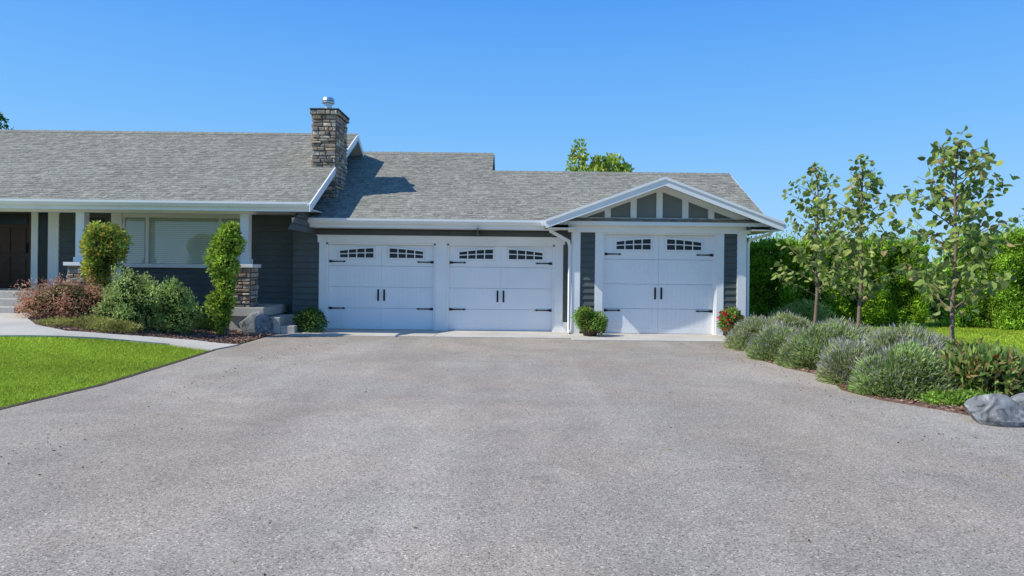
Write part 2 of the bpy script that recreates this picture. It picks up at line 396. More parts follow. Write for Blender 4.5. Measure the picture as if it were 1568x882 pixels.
# ------------------------------------------------------------------ HOUSE
house=group('house_with_garage',(0,17,0))
SH=[(.242,.234,.192),(.254,.245,.200),(.228,.221,.183),(.268,.257,.208),(.246,.232,.190),(.234,.230,.192)]
def shingles(mb, e0, e1, r0, expo=.135):
    e0,e1,r0=map(Vector,(e0,e1,r0)); U=(e1-e0); w=U.length; U.normalize(); Vv=r0-e0; Ln=Vv.length; Vv.normalize(); N=U.cross(Vv)
    k=int(Ln/expo)
    for i in range(k+1):
        v=i*expo; v1=min(v+expo+.02,Ln); u=0
        if v>=Ln-.01: break
        while u<w:
            tw=random.uniform(.07,.18); u1=min(u+tw,w); j=random.choice((0,0,-.03,-.015)) if i else 0
            t=random.uniform(.005,.013)
            c=random.choice(SH); q=random.uniform(.82,1.16); c=tuple(z*q for z in c)
            A=e0+U*u+Vv*(v+j)+N*t; B=e0+U*u1+Vv*(v+j)+N*t; C=e0+U*u1+Vv*v1+N*.003; D=e0+U*u+Vv*v1+N*.003
            mb.poly((A,B,C,D),0,c)
            A0=e0+U*u+Vv*(v+j)-N*.003; B0=e0+U*u1+Vv*(v+j)-N*.003
            mb.poly((A0,B0,B,A),0,tuple(z*.6 for z in c))
            u=u1
def roof(name, e0,e1,r0,r1, th=.09):
    mb=MB(); shingles(mb,e0,e1,r0)
    d=Vector((0,0,-th)); e0,e1,r0,r1=map(Vector,(e0,e1,r0,r1))
    dn=Vector((0,0,-.004)); a,b,c,d2=e0+dn,e1+dn,r1+dn,r0+dn
    mb.poly((a,b,c,d2),0,SH[0]); mb.poly((a+d,d2+d,c+d,b+d),1)
    for p,q in ((a,b),(b,c),(d2,a)): mb.poly((p+d,q+d,q,p),1)
    return mb.build(name,[M_shingle,M_white],house)
HL,HR=-22.0,-4.60
HE=(15.5,3.05); HRd=(20.09,5.483)
roof('house_roof_front',(HL,HE[0],HE[1]),(HR,HE[0],HE[1]),(HL,*HRd),(HR,*HRd))
roof('house_roof_back',(HR,24.68,3.05),(HL,24.68,3.05),(HR,*HRd),(HL,*HRd))
GE=(16.4,2.76)
roof('garage_roof_front_low',(-.6,*GE),(6.22,*GE),(-.6,19.64,4.38),(6.22,19.64,4.38))
roof('garage_roof_back_low',(6.22,22.88,2.76),(-.6,22.88,2.76),(6.22,19.64,4.38),(-.6,19.64,4.38))
roof('garage_roof_front_high',(-5.27,*GE),(-.6,*GE),(-5.27,21.17,5.145),(-.6,21.17,5.145))
roof('garage_roof_back_high',(-.6,25.94,2.76),(-4.9,25.94,2.76),(-.6,21.17,5.145),(-4.9,21.17,5.145))
GX=3.575; GHW=2.77; GY=16.08; GZ0=2.75; GZ1=3.775
roof('gable_roof_left',(GX-GHW,18.6,GZ0),(GX-GHW,GY,GZ0),(GX,18.6,GZ1),(GX,GY,GZ1),.05)
roof('gable_roof_right',(GX+GHW,GY,GZ0),(GX+GHW,18.6,GZ0),(GX,GY,GZ1),(GX,18.6,GZ1),.05)
# ridge caps
mb=MB()
def ridge(x0,x1,y,z):
    x=x0
    while x<x1:
        c=random.choice(SH); w=.2
        mb.poly(((x,y-.13,z-.052),(min(x+w,x1),y-.13,z-.052),(min(x+w,x1),y,z+.025),(x,y,z+.04)),0,c)
        mb.poly(((x,y,z+.04),(min(x+w,x1),y,z+.025),(min(x+w,x1),y+.13,z-.052),(x,y+.13,z-.052)),0,c); x+=w
ridge(HL,HR,*HRd); ridge(-.6,6.22,19.64,4.38); ridge(-4.9,-.6,21.17,5.145)
mb.build('ridge_caps',[M_shingle],house)

# fascia, gutters, soffits, rakes
mb=MB()
def gutter(x0,x1,y,zt):
    mb.prism([(y-.12,zt),(y-.12,zt-.05),(y-.07,zt-.125),(y-.004,zt-.125),(y-.004,zt-.01),(y-.02,zt-.01),(y-.02,zt-.02),(y-.105,zt-.02),(y-.105,zt)],'X',x0,x1)
    mb.box(x0+.01,x1-.01,y-.002,y+.03,zt-.21,zt-.013)
gutter(HL,HR-.04,15.5,3.045)
mb.box(HL,HR-.05,15.53,17.48,2.90,2.92)       # porch soffit
mb.box(-14.2,-6.05,15.9,16.1,2.80,2.897)
gutter(-5.27,GX-GHW-.02,16.4,2.755)
mb.box(-5.26,GX-GHW+.3,16.43,16.98,2.545,2.56)
def rakeX(x0,x1,p,q,h):
    mb.prism([p,q,(q[0],q[1]-h),(p[0],p[1]-h)],'X',x0,x1)
rakeX(HR+.002,HR+.035,(15.38,2.995),(HRd[0],HRd[1]+.01),.17)
rakeX(HR+.002,HR+.035,(HRd[0]+.001,HRd[1]+.01),(24.7,3.04),.17)
rakeX(6.222,6.25,(16.4,2.74),(19.64,4.365),.12); rakeX(6.222,6.25,(19.641,4.365),(22.9,2.74),.12)
mb.prism([(15.55,2.86),(20.09,5.27),(20.09,5.25),(15.55,2.84)],'X',-4.88,HR)
def rake(sgn,y0,y1,h,drop,extra=0):
    ex=GX+sgn*(GHW+extra); sl=(GZ1-GZ0)/GHW
    z0=GZ0-sl*extra-drop; z1=GZ1-drop
    mb.prism([(ex,z0+.0),(GX,z1),(GX,z1-h),(ex,z0-h)],'Y',y0,y1)
for s in (-1,1):
    rake(s,GY-.045,GY-.002,.20,-.012,.03)
    rake(s,GY-.07,GY-.047,.06,-.02,.03)
    rake(s,GY+.0,16.6,.015,.08,-.05)
    rake(s,16.58,16.645,.15,.10,-.45)
for s in (-1,1):
    ex=GX+s*GHW
    x0,x1=(ex-.1,ex) if s<0 else (ex,ex+.1)
    mb.box(x0,x1,GY-.03,17.0 if s<0 else 18.3,GZ0-.13,GZ0-.03)
    mb.box(min(ex,GX+s*2.09),max(ex,GX+s*2.09),GY+.01,17.0 if s<0 else 18.3,GZ0-.19,GZ0-.175)
    mb.box(*( (ex,ex+.03) if s<0 else (ex-.03,ex)),GY+.01,17.0 if s<0 else 18.3,GZ0-.19,GZ0-.04)
mb.build('fascia_and_gutters',[M_white],house)

# siding
def lap(mb, fmap, lim, z0, z1, e=.155):
    z=z0
    while z<z1-.004:
        zt=min(z+e,z1); a0,a1=lim(z); b0,b1=lim(zt)
        if a1>a0:
            if b1<=b0: b0=b1=(a0+a1)/2
            mb.poly((fmap(a0,.032,z),fmap(a1,.032,z),fmap(b1,.003,zt),fmap(b0,.003,zt)))
            mb.poly((fmap(a0,.0,z),fmap(a1,.0,z),fmap(a1,.032,z),fmap(a0,.032,z)))
        z=zt
def front(Y): return lambda a,d,z:(a,Y-d,z)
mb=MB()
R=lambda x0,x1:(lambda z:(x0,x1))
HW=17.5
lap(mb,front(HW),R(-6.75,-5.3),0,2.9)
lap(mb,front(HW),R(-10.0,-6.75),.0,1.52)
lap(mb,front(HW),R(-11.6,-10.25),.0,2.9)
lap(mb,front(HW),R(-16.0,-13.45),.0,2.9); lap(mb,front(HW),R(-19,-16),0,1.5); lap(mb,front(HW),R(-21.6,-19),0,2.9)
lap(mb,front(17.0),R(-5.45,-4.80),0,2.545); lap(mb,front(17.0),R(-4.80,1.27),2.36,2.545); lap(mb,front(17.0),R(1.27,1.5),0,2.545)
lap(mb,front(16.65),R(1.66,2.02),.25,2.5); lap(mb,front(16.65),R(5.16,5.48),.25,2.5)
side=lambda X:(lambda a,d,z:(X+d,a,z))
lap(mb,side(5.66),R(16.65,22.5),0,2.6)
lap(mb,side(5.66),lambda z:(19.64-(4.28-z)/.5,19.64+(4.28-z)/.5),2.6,4.28)
lap(mb,side(-4.9),lambda z:(20.09-(5.2-z)/.53,20.09+(5.2-z)/.53),2.4,5.2)
lap(mb,side(-.85),lambda z:(21.17-(5.0-z)/.5,21.17+(5.0-z)/.5),2.4,5.0)
mb.build('lap_siding',[M_siding],house)
# wall cores
mb=MB()
mb.box(-21.6,-4.93,17.52,24.2,0,2.9); mb.prism([(15.9,2.93),(24.3,2.93),(20.09,5.15)],'X',-21.6,-4.93)
mb.box(-5.45,-4.80,17.003,22.5,0,2.56); mb.box(-4.80,1.5,17.003,17.6,2.2,2.56)
mb.box(-4.80,-4.63,17.003,22,0,2.56); mb.box(1.06,1.5,17.003,22,0,2.56)
mb.box(-4.8,5.64,17.61,22.4,0,2.6); mb.prism([(16.8,2.6),(22.4,2.6),(19.64,4.2)],'X',-4.8,5.64)
mb.box(-4.8,-.9,22.4,25.4,0,2.6); mb.prism([(17.2,2.65),(25.4,2.65),(21.17,4.95)],'X',-4.8,-.88)
mb.box(1.49,2.21,16.655,17.6,0,2.86); mb.box(4.98,5.64,16.655,17.6,0,2.86); mb.box(2.21,4.98,16.655,17.6,2.5,2.86)
rakeX(-.598,-.58,(19.7,4.36),(21.17,5.10),.10); rakeX(-.598,-.58,(21.171,5.10),(25.9,2.74),.17)
mb.build('walls',[M_siding],house)
# white trim boards
mb=MB()
def T(x0,x1,z0,z1,Y,t=.036): mb.box(x0,x1,Y-t,Y+.02,z0,z1)
T(-4.80,-4.63,.03,2.2,17.0); T(-1.90,-1.62,.03,2.2,17.0); T(1.06,1.27,.03,2.2,17.0); T(-4.84,1.31,2.2,2.36,17.0,.040)
T(-4.86,1.33,2.36,2.385,17.0,.06)
for a,b in ((-4.63,-4.58),(-1.95,-1.90),(-1.62,-1.57),(1.01,1.06)): mb.box(a,b,16.99,17.1,.03,2.2)
mb.box(-4.63,-1.9,16.99,17.1,2.15,2.2); mb.box(-1.62,1.06,16.99,17.1,2.15,2.2)
mb.box(1.46,1.66,16.6,16.67,.03,2.5); mb.box(1.46,1.5,16.67,17.0,.03,2.5)
T(2.02,2.21,.03,2.5,16.65); T(4.98,5.16,.03,2.5,16.65)
mb.box(5.48,5.70,16.6,16.67,.03,2.5); mb.box(5.66,5.70,16.67,16.85,.03,2.5)
mb.box(1.36,5.79,16.585,16.66,2.5,2.70); mb.box(1.34,5.81,16.56,16.66,2.70,2.86)
mb.box(2.21,2.25,16.64,16.78,.03,2.5); mb.box(4.94,4.98,16.64,16.78,.03,2.5); mb.box(2.25,4.94,16.64,16.78,2.46,2.5)
for k,x in enumerate((-1.26,-.63,0,.63,1.26)):
    zt=GZ1-.2-.37*abs(x)
    mb.box(GX+x-.075,GX+x+.075,16.605,16.655,2.86,zt)
mb.box(1.27,1.46,16.95,17.0,.03,.28)
mb.box(-12.3,-12.13,17.44,17.52,.95,2.9); mb.box(-11.87,-11.6,17.44,17.52,.95,2.9); mb.box(-13.45,-13.27,17.44,17.52,.95,2.9)
mb.box(-10.25,-9.98,17.42,17.52,.95,2.9)
mb.box(-10.0,-6.75,17.40,17.52,1.52,1.62); mb.box(-10.0,-6.75,17.45,17.52,2.8,2.9)
mb.box(-6.88,-6.75,17.45,17.52,1.62,2.8); mb.box(-9.38,-9.30,17.45,17.53,1.62,2.8); mb.box(-7.52,-7.44,17.45,17.53,1.62,2.8)
mb.box(-9.98,-9.92,17.46,17.53,1.62,2.8)
mb.box(-16.1,-16,17.45,17.52,1.5,2.9); mb.box(-19,-18.9,17.45,17.52,1.5,2.9); mb.box(-18.9,-16.1,17.45,17.52,1.5,1.6); mb.box(-18.9,-16.1,17.45,17.52,2.8,2.9)
for X in (-10.08,-6.25,-14.0):
    mb.box(X-.1,X+.1,15.9,16.1,1.65,2.80); mb.box(X-.13,X+.13,15.87,16.13,1.63,1.75); mb.box(X-.27,X+.27,15.73,16.27,1.55,1.63)
mb.build('white_trim',[M_white],house,bevel=.004)
mb=MB()
mb.prism([(GX-1.95,2.855),(GX+1.95,2.855),(GX,3.60)],'Y',16.652,16.7)
mb.build('gable_panel',[M_gable],house)
# windows glass & blinds
mb=MB()
z=1.63
while z<2.8:
    for a,b in ((-9.92,-9.38),(-9.30,-7.52),(-7.44,-6.88)):
        mb.poly(((a,17.495,z),(b,17.495,z),(b,17.515,z+.046),(a,17.515,z+.046)))
    mb.poly(((-18.9,17.495,z),(-16.1,17.495,z),(-16.1,17.515,z+.046),(-18.9,17.515,z+.046)))
    z+=.05
mb.build('window_blinds',[M_blind],house)
mb=MB()
for a,b in ((-9.92,-9.38),(-9.30,-7.52),(-7.44,-6.88),(-18.9,-16.1)): mb.poly(((a,17.485,1.62),(b,17.485,1.62),(b,17.485,2.8),(a,17.485,2.8)))
mb.build('window_panes',[M_pane],house)
mb=MB()
mb.box(-12.13,-11.87,17.47,17.5,1.05,2.9); mb.box(-10.95,-10.45,17.44,17.465,1.75,2.75); mb.box(-13.2,-12.38,17.42,17.44,2.58,2.84)
mb.build('dark_panes',[M_glassdark],house)
mb=MB()
mb.box(-13.27,-12.3,17.44,17.5,.95,2.9)
for a,b in ((-13.15,-12.82),(-12.75,-12.42)):
    for c,d in ((1.1,1.75),(1.85,2.5)): mb.box(a,b,17.42,17.44,c,d)
mb.build('front_door',[M_wood],house,bevel=.01)
mb=MB(); mb.box(-12.42,-12.38,17.38,17.42,1.85,2.1); mb.build('door_handle',[M_black],house,bevel=.008)
# porch slab & steps
mb=MB()
mb.box(-14.3,-10.4,15.75,17.5,.0,.95)
mb.box(-13.6,-11.0,15.42,15.748,.0,.78); mb.box(-13.6,-11.0,15.1,15.418,.0,.615)
mb.box(-6.6,-5.72,15.75,17.45,.42,.63); mb.box(-6.55,-5.78,15.83,17.45,.0,.418)
mb.box(-5.718,-5.38,15.85,16.95,0,.40); mb.box(-5.378,-5.05,15.9,16.9,0,.20)
mb.build('porch_and_steps',[M_conc],house,bevel=.012)
# stones
STC=[(.20,.15,.11),(.28,.23,.18),(.15,.12,.10),(.33,.28,.22),(.22,.19,.16),(.25,.18,.12),(.18,.165,.15)]
def stones(mb, fmap, a0,a1,z0,z1, hr=(.06,.13), lr=(.09,.28)):
    z=z0
    while z<z1-.02:
        h=min(random.uniform(*hr),z1-z)
        if z1-z-h<.04: h=z1-z
        a=a0
        while a<a1-.005:
            l=min(random.uniform(*lr),a1-a)
            if a1-a-l<.06: l=a1-a
            d=random.uniform(.02,.06); g=.008; i=.015; j=lambda:random.uniform(-.008,.008)
            o=[fmap(a+g,0,z+g),fmap(a+l-g,0,z+g),fmap(a+l-g,0,z+h-g),fmap(a+g,0,z+h-g)]
            m=[fmap(a+g,d*.6,z+g),fmap(a+l-g,d*.6,z+g),fmap(a+l-g,d*.6,z+h-g),fmap(a+g,d*.6,z+h-g)]
            f=[fmap(a+g+i+j(),d+j(),z+g+i+j()),fmap(a+l-g-i+j(),d+j(),z+g+i+j()),fmap(a+l-g-i+j(),d+j(),z+h-g-i+j()),fmap(a+g+i+j(),d+j(),z+h-g-i+j())]
            c=random.choice(STC); q=random.uniform(.65,1.35); c=tuple(x*q for x in c)
            mb.poly(f,0,c)
            for k in range(4):
                k2=(k+1)%4; mb.poly((m[k],m[k2],f[k2],f[k]),0,c); mb.poly((o[k],o[k2],m[k2],m[k]),0,c)
            a+=l
        z+=h
def stonebox(x0,x1,y0,y1,z0,z1,name):
    mb=MB()
    stones(mb,lambda a,d,z:(a,y0-d,z),x0,x1,z0,z1); stones(mb,lambda a,d,z:(x1+d,a,z),y0,y1,z0,z1)
    stones(mb,lambda a,d,z:(a,y1+d,z),x0,x1,z0,z1); stones(mb,lambda a,d,z:(x0-d,a,z),y0,y1,z0,z1)
    mb.box(x0+.002,x1-.002,y0+.002,y1-.002,z0,z1,1)
    mb.build(name,[M_stone,M_mortar],house)
stonebox(-5.17,-4.57,17.58,18.62,2.5,5.5,'chimney')
stonebox(-5.21,-4.53,17.54,18.66,5.5,5.62,'chimney_cap')
mb=MB(); mb.box(-5.24,-4.49,17.5,18.7,5.622,5.66); mb.build('chimney_crown',[M_mortar],house,bevel=.01)
mb=MB()
def cyl(cx,cy,z0,z1,r0,r1,s=20): mb.tube([(cx,cy,z0),(cx,cy,z1)],[r0,r1],s)
cx,cy=-4.88,17.95
cyl(cx,cy,5.66,5.74,.17,.12); cyl(cx,cy,5.74,5.88,.10,.10); cyl(cx,cy,5.88,5.91,.16,.16)
cyl(cx,cy,5.91,5.94,.09,.09); cyl(cx,cy,5.94,6.02,.16,.14)
mb.build('flue_cap',[M_metal],house)
for X in (-10.08,-6.25,-14.0): stonebox(X-.2,X+.2,15.8,16.2,.63 if X>-7 else .4,1.55,'porch_pier')

# garage doors
def garage_door(name,x0,x1,zt,Y,zl,zh,hl,hh,hz):
    e=bpy.data.objects.new(name,None); scene.collection.objects.link(e); e.parent=house
    cx=(x0+x1)/2; mb=MB(); n=4; hsec=(zt-.04)/n
    def arch(x): return zh-.11*(abs(x-cx)/1.22)**2
    for i in range(n):
        z0=.04+i*hsec; z1=z0+hsec
        mb.box(x0,x1,Y+.006,Y+.05,z0+.0035,z1-.0035)
        k=24; w=(x1-x0)/k
        for j in range(k):
            xa=x0+j*w+.0025; xb=x0+(j+1)*w-.0025
            mb.box(xa,xb,Y+.002,Y+.0065,z0+.008,z1-.006)
    mb.box(x0,x1,Y+.045,Y+.07,.036,zt)
    for i in range(n):
        z0=.04+i*hsec+.0035; z1=z0+hsec-.007
        for a,b in ((x0,x0+.13),(cx-.14,cx-.004),(cx+.004,cx+.14),(x1-.13,x1)): mb.box(a,b,Y-.006,Y+.0015,z0,z1)
    mb.box(x0+.13,cx-.14,Y-.005,Y+.0015,.044,.17); mb.box(cx+.14,x1-.13,Y-.005,Y+.0015,.044,.17)
    mb.box(x0+.13,cx-.14,Y-.005,Y+.0015,zl-.14,zl-.05); mb.box(cx+.14,x1-.13,Y-.005,Y+.0015,zl-.14,zl-.05)
    d=mb.build(name+'_panel',[M_door],house); d.parent=e; e.location=(0,0,0)
    mg=MB(); mf=MB()
    for a,b in ((cx-1.04,cx-.20),(cx+.20,cx+1.04)):
        k=8; xs_=[a+(b-a)*t/k for t in range(k+1)]
        mg.poly([(a,Y-.012,zl),(b,Y-.012,zl)]+[(x,Y-.012,arch(x)) for x in reversed(xs_)])
        mf.box(a-.035,b+.035,Y-.03,Y+.001,zl-.035,zl)
        mf.box(a-.035,a,Y-.03,Y+.001,zl,arch(a)+.03); mf.box(b,b+.035,Y-.03,Y+.001,zl,arch(b)+.03)
        for q in range(k):
            xa,xb=xs_[q],xs_[q+1]
            mf.prism([(xa,arch(xa)),(xb,arch(xb)),(xb,arch(xb)+.035),(xa,arch(xa)+.035)],'Y',Y-.03,Y+.001)
            zm=lambda x:zl+(arch(x)-zl)*.52
            mf.prism([(xa,zm(xa)-.011),(xb,zm(xb)-.011),(xb,zm(xb)+.011),(xa,zm(xa)+.011)],'Y',Y-.026,Y-.013)
        for q in (1,2,3):
            x=a+(b-a)*q/4; mf.box(x-.012,x+.012,Y-.0265,Y-.0132,zl,arch(x))
    o=mg.build(name+'_glass',[M_glassdark],house); o.parent=e
    o=mf.build(name+'_window_frame',[M_door],house); o.parent=e
    mh=MB()
    for z in (hl,hh):
        for s,xe in ((1,x0+.01),(-1,x1-.01)):
            pts=[(xe,z-.03),(xe+s*.06,z-.03),(xe+s*.1,z-.016),(xe+s*.34,z-.012),(xe+s*.37,z-.024),(xe+s*.42,z),(xe+s*.37,z+.024),(xe+s*.34,z+.012),(xe+s*.1,z+.016),(xe+s*.06,z+.03),(xe,z+.03)]
            mh.prism(pts,'Y',Y-.022,Y-.006)
    for s in (-1,1):
        x=cx+s*.075
        mh.box(x-.022,x+.022,Y-.016,Y-.006,hz-.02,hz+.27)
        mh.tube([(x,Y-.01,hz+.01),(x,Y-.06,hz+.04),(x,Y-.065,hz+.125),(x,Y-.06,hz+.21),(x,Y-.01,hz+.24)],[.011]*5,6)
    o=mh.build(name+'_hardware',[M_black],house); o.parent=e
garage_door('garage_door_a',-4.58,-1.95,2.15,17.08,1.83,2.07,.56,1.73,.77)
garage_door('garage_door_b',-1.57,1.01,2.15,17.08,1.83,2.07,.56,1.73,.77)
garage_door('garage_door_c',2.25,4.94,2.46,16.76,2.10,2.36,.60,1.98,.90)

# downspouts
mb=MB()
def spout(pts,w=.04):
    for p,q in zip(pts[:-1],pts[1:]): mb.tube([p,q],[w,w],4)
    for p in pts[1:-1]: mb.tube([(p[0],p[1],p[2]-.03),(p[0],p[1],p[2]+.03)],[w*1.1]*2,6)
spout([(.90,16.33,2.66),(.92,16.33,2.5),(1.36,16.55,2.28),(1.40,16.60,2.15),(1.40,16.60,.1),(1.36,16.4,.05)])
spout([(6.32,16.5,2.62),(6.25,16.55,2.5),(5.80,16.62,2.36),(5.76,16.66,2.25),(5.76,16.66,.1)],.035)
mb.build('downspouts',[M_white],house)

# ------------------------------------------------------------------ boulders
def boulder(name, loc, rx,ry,rz, seed):
    import bmesh
    bm=bmesh.new(); bmesh.ops.create_icosphere(bm,subdivisions=4,radius=1)
    r=np.random.default_rng(seed); pl=unit(r.normal(size=(16,3))); dd=r.uniform(.66,.95,16)
    for v in bm.verts:
        p=np.array(v.co); 
        for n_,d_ in zip(pl,dd):
            k=p@n_-d_
            if k>0: p=p-n_*k
        p=p*(1+.02*math.sin(p[0]*13+seed)*math.sin(p[1]*17)*math.sin(p[2]*15))
        v.co=Vector((p[0]*rx,p[1]*ry,p[2]*rz+rz*.45))
    me=bpy.data.meshes.new(name); bm.to_mesh(me); bm.free(); me.materials.append(M_boulder)
    o=bpy.data.objects.new(name,me); o.location=loc; scene.collection.objects.link(o)
p=at(392,512); boulder('boulder',(p[0],p[1]+.1,p[2]),.50,.33,.42,3)
p=at(370,508); boulder('boulder',(p[0]-.1,p[1]+.3,p[2]),.27,.25,.36,5)
p=at(1540,653); boulder('boulder',(p[0]+.0,p[1]+.15,0),.32,.28,.22,14)
p=at(1590,650); boulder('boulder',(p[0]+.15,p[1]+.3,0),.25,.25,.20,11)
# river stones
mb=MB()
for k in range(160):
    q=at(random.uniform(1525,1620),random.uniform(580,606)); r=random.uniform(.03,.07); c=random.choice([(.5,.49,.47),(.38,.38,.38),(.6,.58,.55),(.3,.29,.29)])
    i=len(mb.v)
    for a in range(5):
        t=math.pi*a/4
        for b in range(7):
            u=2*math.pi*b/7; mb.v.append((q[0]+r*1.2*math.sin(t)*math.cos(u),q[1]+r*math.sin(t)*math.sin(u),.04+r*.65*math.cos(t)))
    for a in range(4):
        for b in range(7):
            b2=(b+1)%7; mb.f.append((i+a*7+b,i+(a+1)*7+b,i+(a+1)*7+b2,i+a*7+b2)); mb.m.append(0); mb.c.append(tuple(x*.65 for x in c))
mb.build('river_stones',[M_chip],None,smooth=True)

# ------------------------------------------------------------------ plants left
G1=[(.09,.16,.025),(.12,.20,.03),(.07,.12,.02),(.16,.23,.05)]
YG=[(.17,.23,.03),(.22,.27,.04),(.11,.18,.025),(.28,.27,.05)]
DG=[(.04,.08,.02),(.06,.11,.025),(.03,.06,.015)]
RD=[(.20,.075,.055),(.24,.11,.075),(.14,.055,.04),(.24,.16,.10),(.14,.12,.05)]
def X(px,Y): return (px-784)/F*Y
def loc(px,Y): x=X(px,Y); return (x,Y,float(H(x,Y)))
shrub('red_laceleaf_maple',loc(103,14.5),[(0,0,.42,.95,.65,.42),(-.45,0,.3,.5,.5,.32),(.45,-.1,.34,.5,.5,.36)],9000,.06,.02,RD,up=-.1,rough=.35,mat=M_leafb)
shrub('green_shrub',loc(203,14.3),[(0,0,.65,.50,.5,.60),(-.2,-.1,.4,.45,.45,.42),(.22,0,.5,.40,.42,.5)],9500,.055,.026,[(.125,.16,.045),(.175,.21,.065),(.08,.12,.03),(.21,.24,.09)],rough=.38,cf=9,mat=M_leafb)
shrub('green_shrub',loc(264,14.5),[(0,0,.6,.38,.42,.50),(.17,0,.35,.38,.4,.36)],6500,.055,.024,[(.115,.16,.04),(.155,.20,.06),(.07,.11,.025)],rough=.38,cf=9,mat=M_leafb)
shrub('yellow_green_bush',loc(158,15.0),[(0,0,1.5,.42,.38,.42),(-.14,0,1.8,.24,.28,.26),(.16,0,1.75,.26,.26,.28),(-.1,0,1.15,.3,.3,.35),(0,0,.6,.16,.16,.5)],7500,.08,.04,YG+[(.3,.2,.04)],rough=.4,cf=9)
shrub('climbing_vine_column',loc(346,15.1),[(.02,0,2.0,.30,.28,.34),(.10,0,2.3,.20,.2,.2),(-.05,0,1.6,.30,.25,.33),(.02,0,1.15,.20,.2,.3),(-.08,0,.75,.28,.22,.28),(-.05,0,.35,.16,.16,.3)],8000,.08,.04,[(.13,.21,.02),(.18,.26,.03),(.08,.14,.02),(.23,.27,.04)],rough=.5,cf=9)
q=at(128,502); shrub('low_groundcover',(q[0],q[1],q[2]),[(0,0.1,.04,1.0,.42,.17),(.5,0,.02,.6,.35,.12),(-.5,.1,.02,.5,.4,.14)],8000,.05,.015,[(.20,.21,.05),(.15,.17,.04),(.25,.22,.07)],core=False,stems=False)
for (a,b,r,pl_) in ((236,492,.22,YG),(280,490,.22,YG),(298,494,.30,G1),(340,504,.24,YG),(222,500,.13,DG),(318,505,.17,G1),(352,490,.2,G1),(268,478,.2,[(.3,.22,.03),(.2,.2,.03)]),(192,496,.14,G1),(325,480,.25,G1),(300,476,.22,YG)):
    q=at(a,b); shrub('bedding_plant',q,[(0,0,r*.55,r,r*.8,r*.75)],900,.07,.02,pl_,core=False,stems=False)
shrub('dark_green_shrub',(-4.83,16.25,0.02),[(0,0,.28,.38,.28,.27),(.1,0,.4,.25,.22,.18)],4500,.055,.024,DG+[(.08,.14,.03)],rough=.35)
def potted(name,x,y,flow):
    g=shrub(name,(x,y,.035),[(0,0,.34,.34,.3,.27),(-.10,0,.48,.22,.22,.2),(.15,0,.28,.24,.22,.22)],4200,.06,.03,G1,flowers=flow,rough=.38,cf=9)
    mb=MB(); mb.tube([(x,y,.035),(x,y,.14),(x,y,.165),(x,y,.19)],[.15,.19,.205,.205],18); mb.build('pot',[M_pot],g)
potted('potted_shrub',1.85,16.05,(60,.03,[(.30,.06,.03),(.35,.14,.03)]))
potted('potted_flowers',5.18,15.95,(210,.05,[(.42,.015,.03),(.44,.03,.08),(.32,.015,.02)]))

# ------------------------------------------------------------------ right bed
LV=[(.19,.225,.085),(.23,.26,.11),(.135,.17,.06),(.27,.29,.15)]
LT=[(.25,.21,.24),(.19,.17,.19),(.30,.28,.25)]
GG=[(.12,.18,.05),(.16,.225,.065),(.20,.26,.09),(.085,.13,.04)]
tussock('lavender_shrub',(5.05,13.9,0),.62,.6,.62,12000,LV,LT)
tussock('lavender_shrub',(5.75,14.2,0),.6,.6,.68,9000,LV,LT)
tussock('catmint_shrub',(4.95,12.4,0),.6,.55,.55,12000,GG+LV,LT)
tussock('catmint_shrub',(5.3,11.4,0),.78,.6,.66,17000,GG+LV,LT,.06)
tussock('lavender_shrub',(6.0,12.3,0),.65,.6,.70,10000,LV,LT,.15)
tussock('lavender_shrub',(4.98,9.85,0),.48,.42,.56,12000,LV,LT,.18)
tussock('catmint_shrub',(5.2,8.95,0),.64,.5,.60,22000,GG+LV[:2],LT,.06,L=.07,W=.016)
tussock('lavender_shrub',(5.6,9.75,0),.62,.55,.76,17000,LV,LT,.18,L=.1)
tussock('lavender_shrub',(6.35,10.4,0),.5,.5,.66,9000,LV,LT,.15)
shrub('rhododendron_shrub',(5.98,8.5,0),[(0,0,.32,.38,.35,.34),(-.2,.1,.4,.3,.3,.3),(.25,0,.25,.3,.3,.28)],2300,.13,.045,[(.08,.13,.03),(.12,.18,.045),(.16,.21,.06),(.18,.13,.05)],up=.6,flowers=(14,.05,[(.3,.03,.03)]))
q=at(1480,622); shrub('low_groundcover',q,[(0,0.1,.03,.42,.3,.13),(.2,.1,.03,.3,.3,.1)],6500,.045,.025,[(.13,.22,.03),(.10,.17,.025),(.17,.26,.04)],core=False,stems=False)
shrub('yellow_green_shrub',loc(1235,17.5),[(0,0,.5,.55,.4,.35),(-.6,0,.35,.4,.3,.3)],3500,.07,.02,[(.2,.22,.06),(.25,.24,.08),(.14,.18,.04)],core=False)
shrub('ornamental_shrub',loc(1440,20.8),[(0,0,.6,.6,.4,.5),(.3,0,.4,.5,.4,.4)],4000,.09,.02,[(.28,.24,.08),(.2,.22,.06),(.34,.26,.12)])
shrub('green_shrub',loc(1395,11.5),[(0,0,.4,.35,.3,.35)],2500,.06,.025,G1)

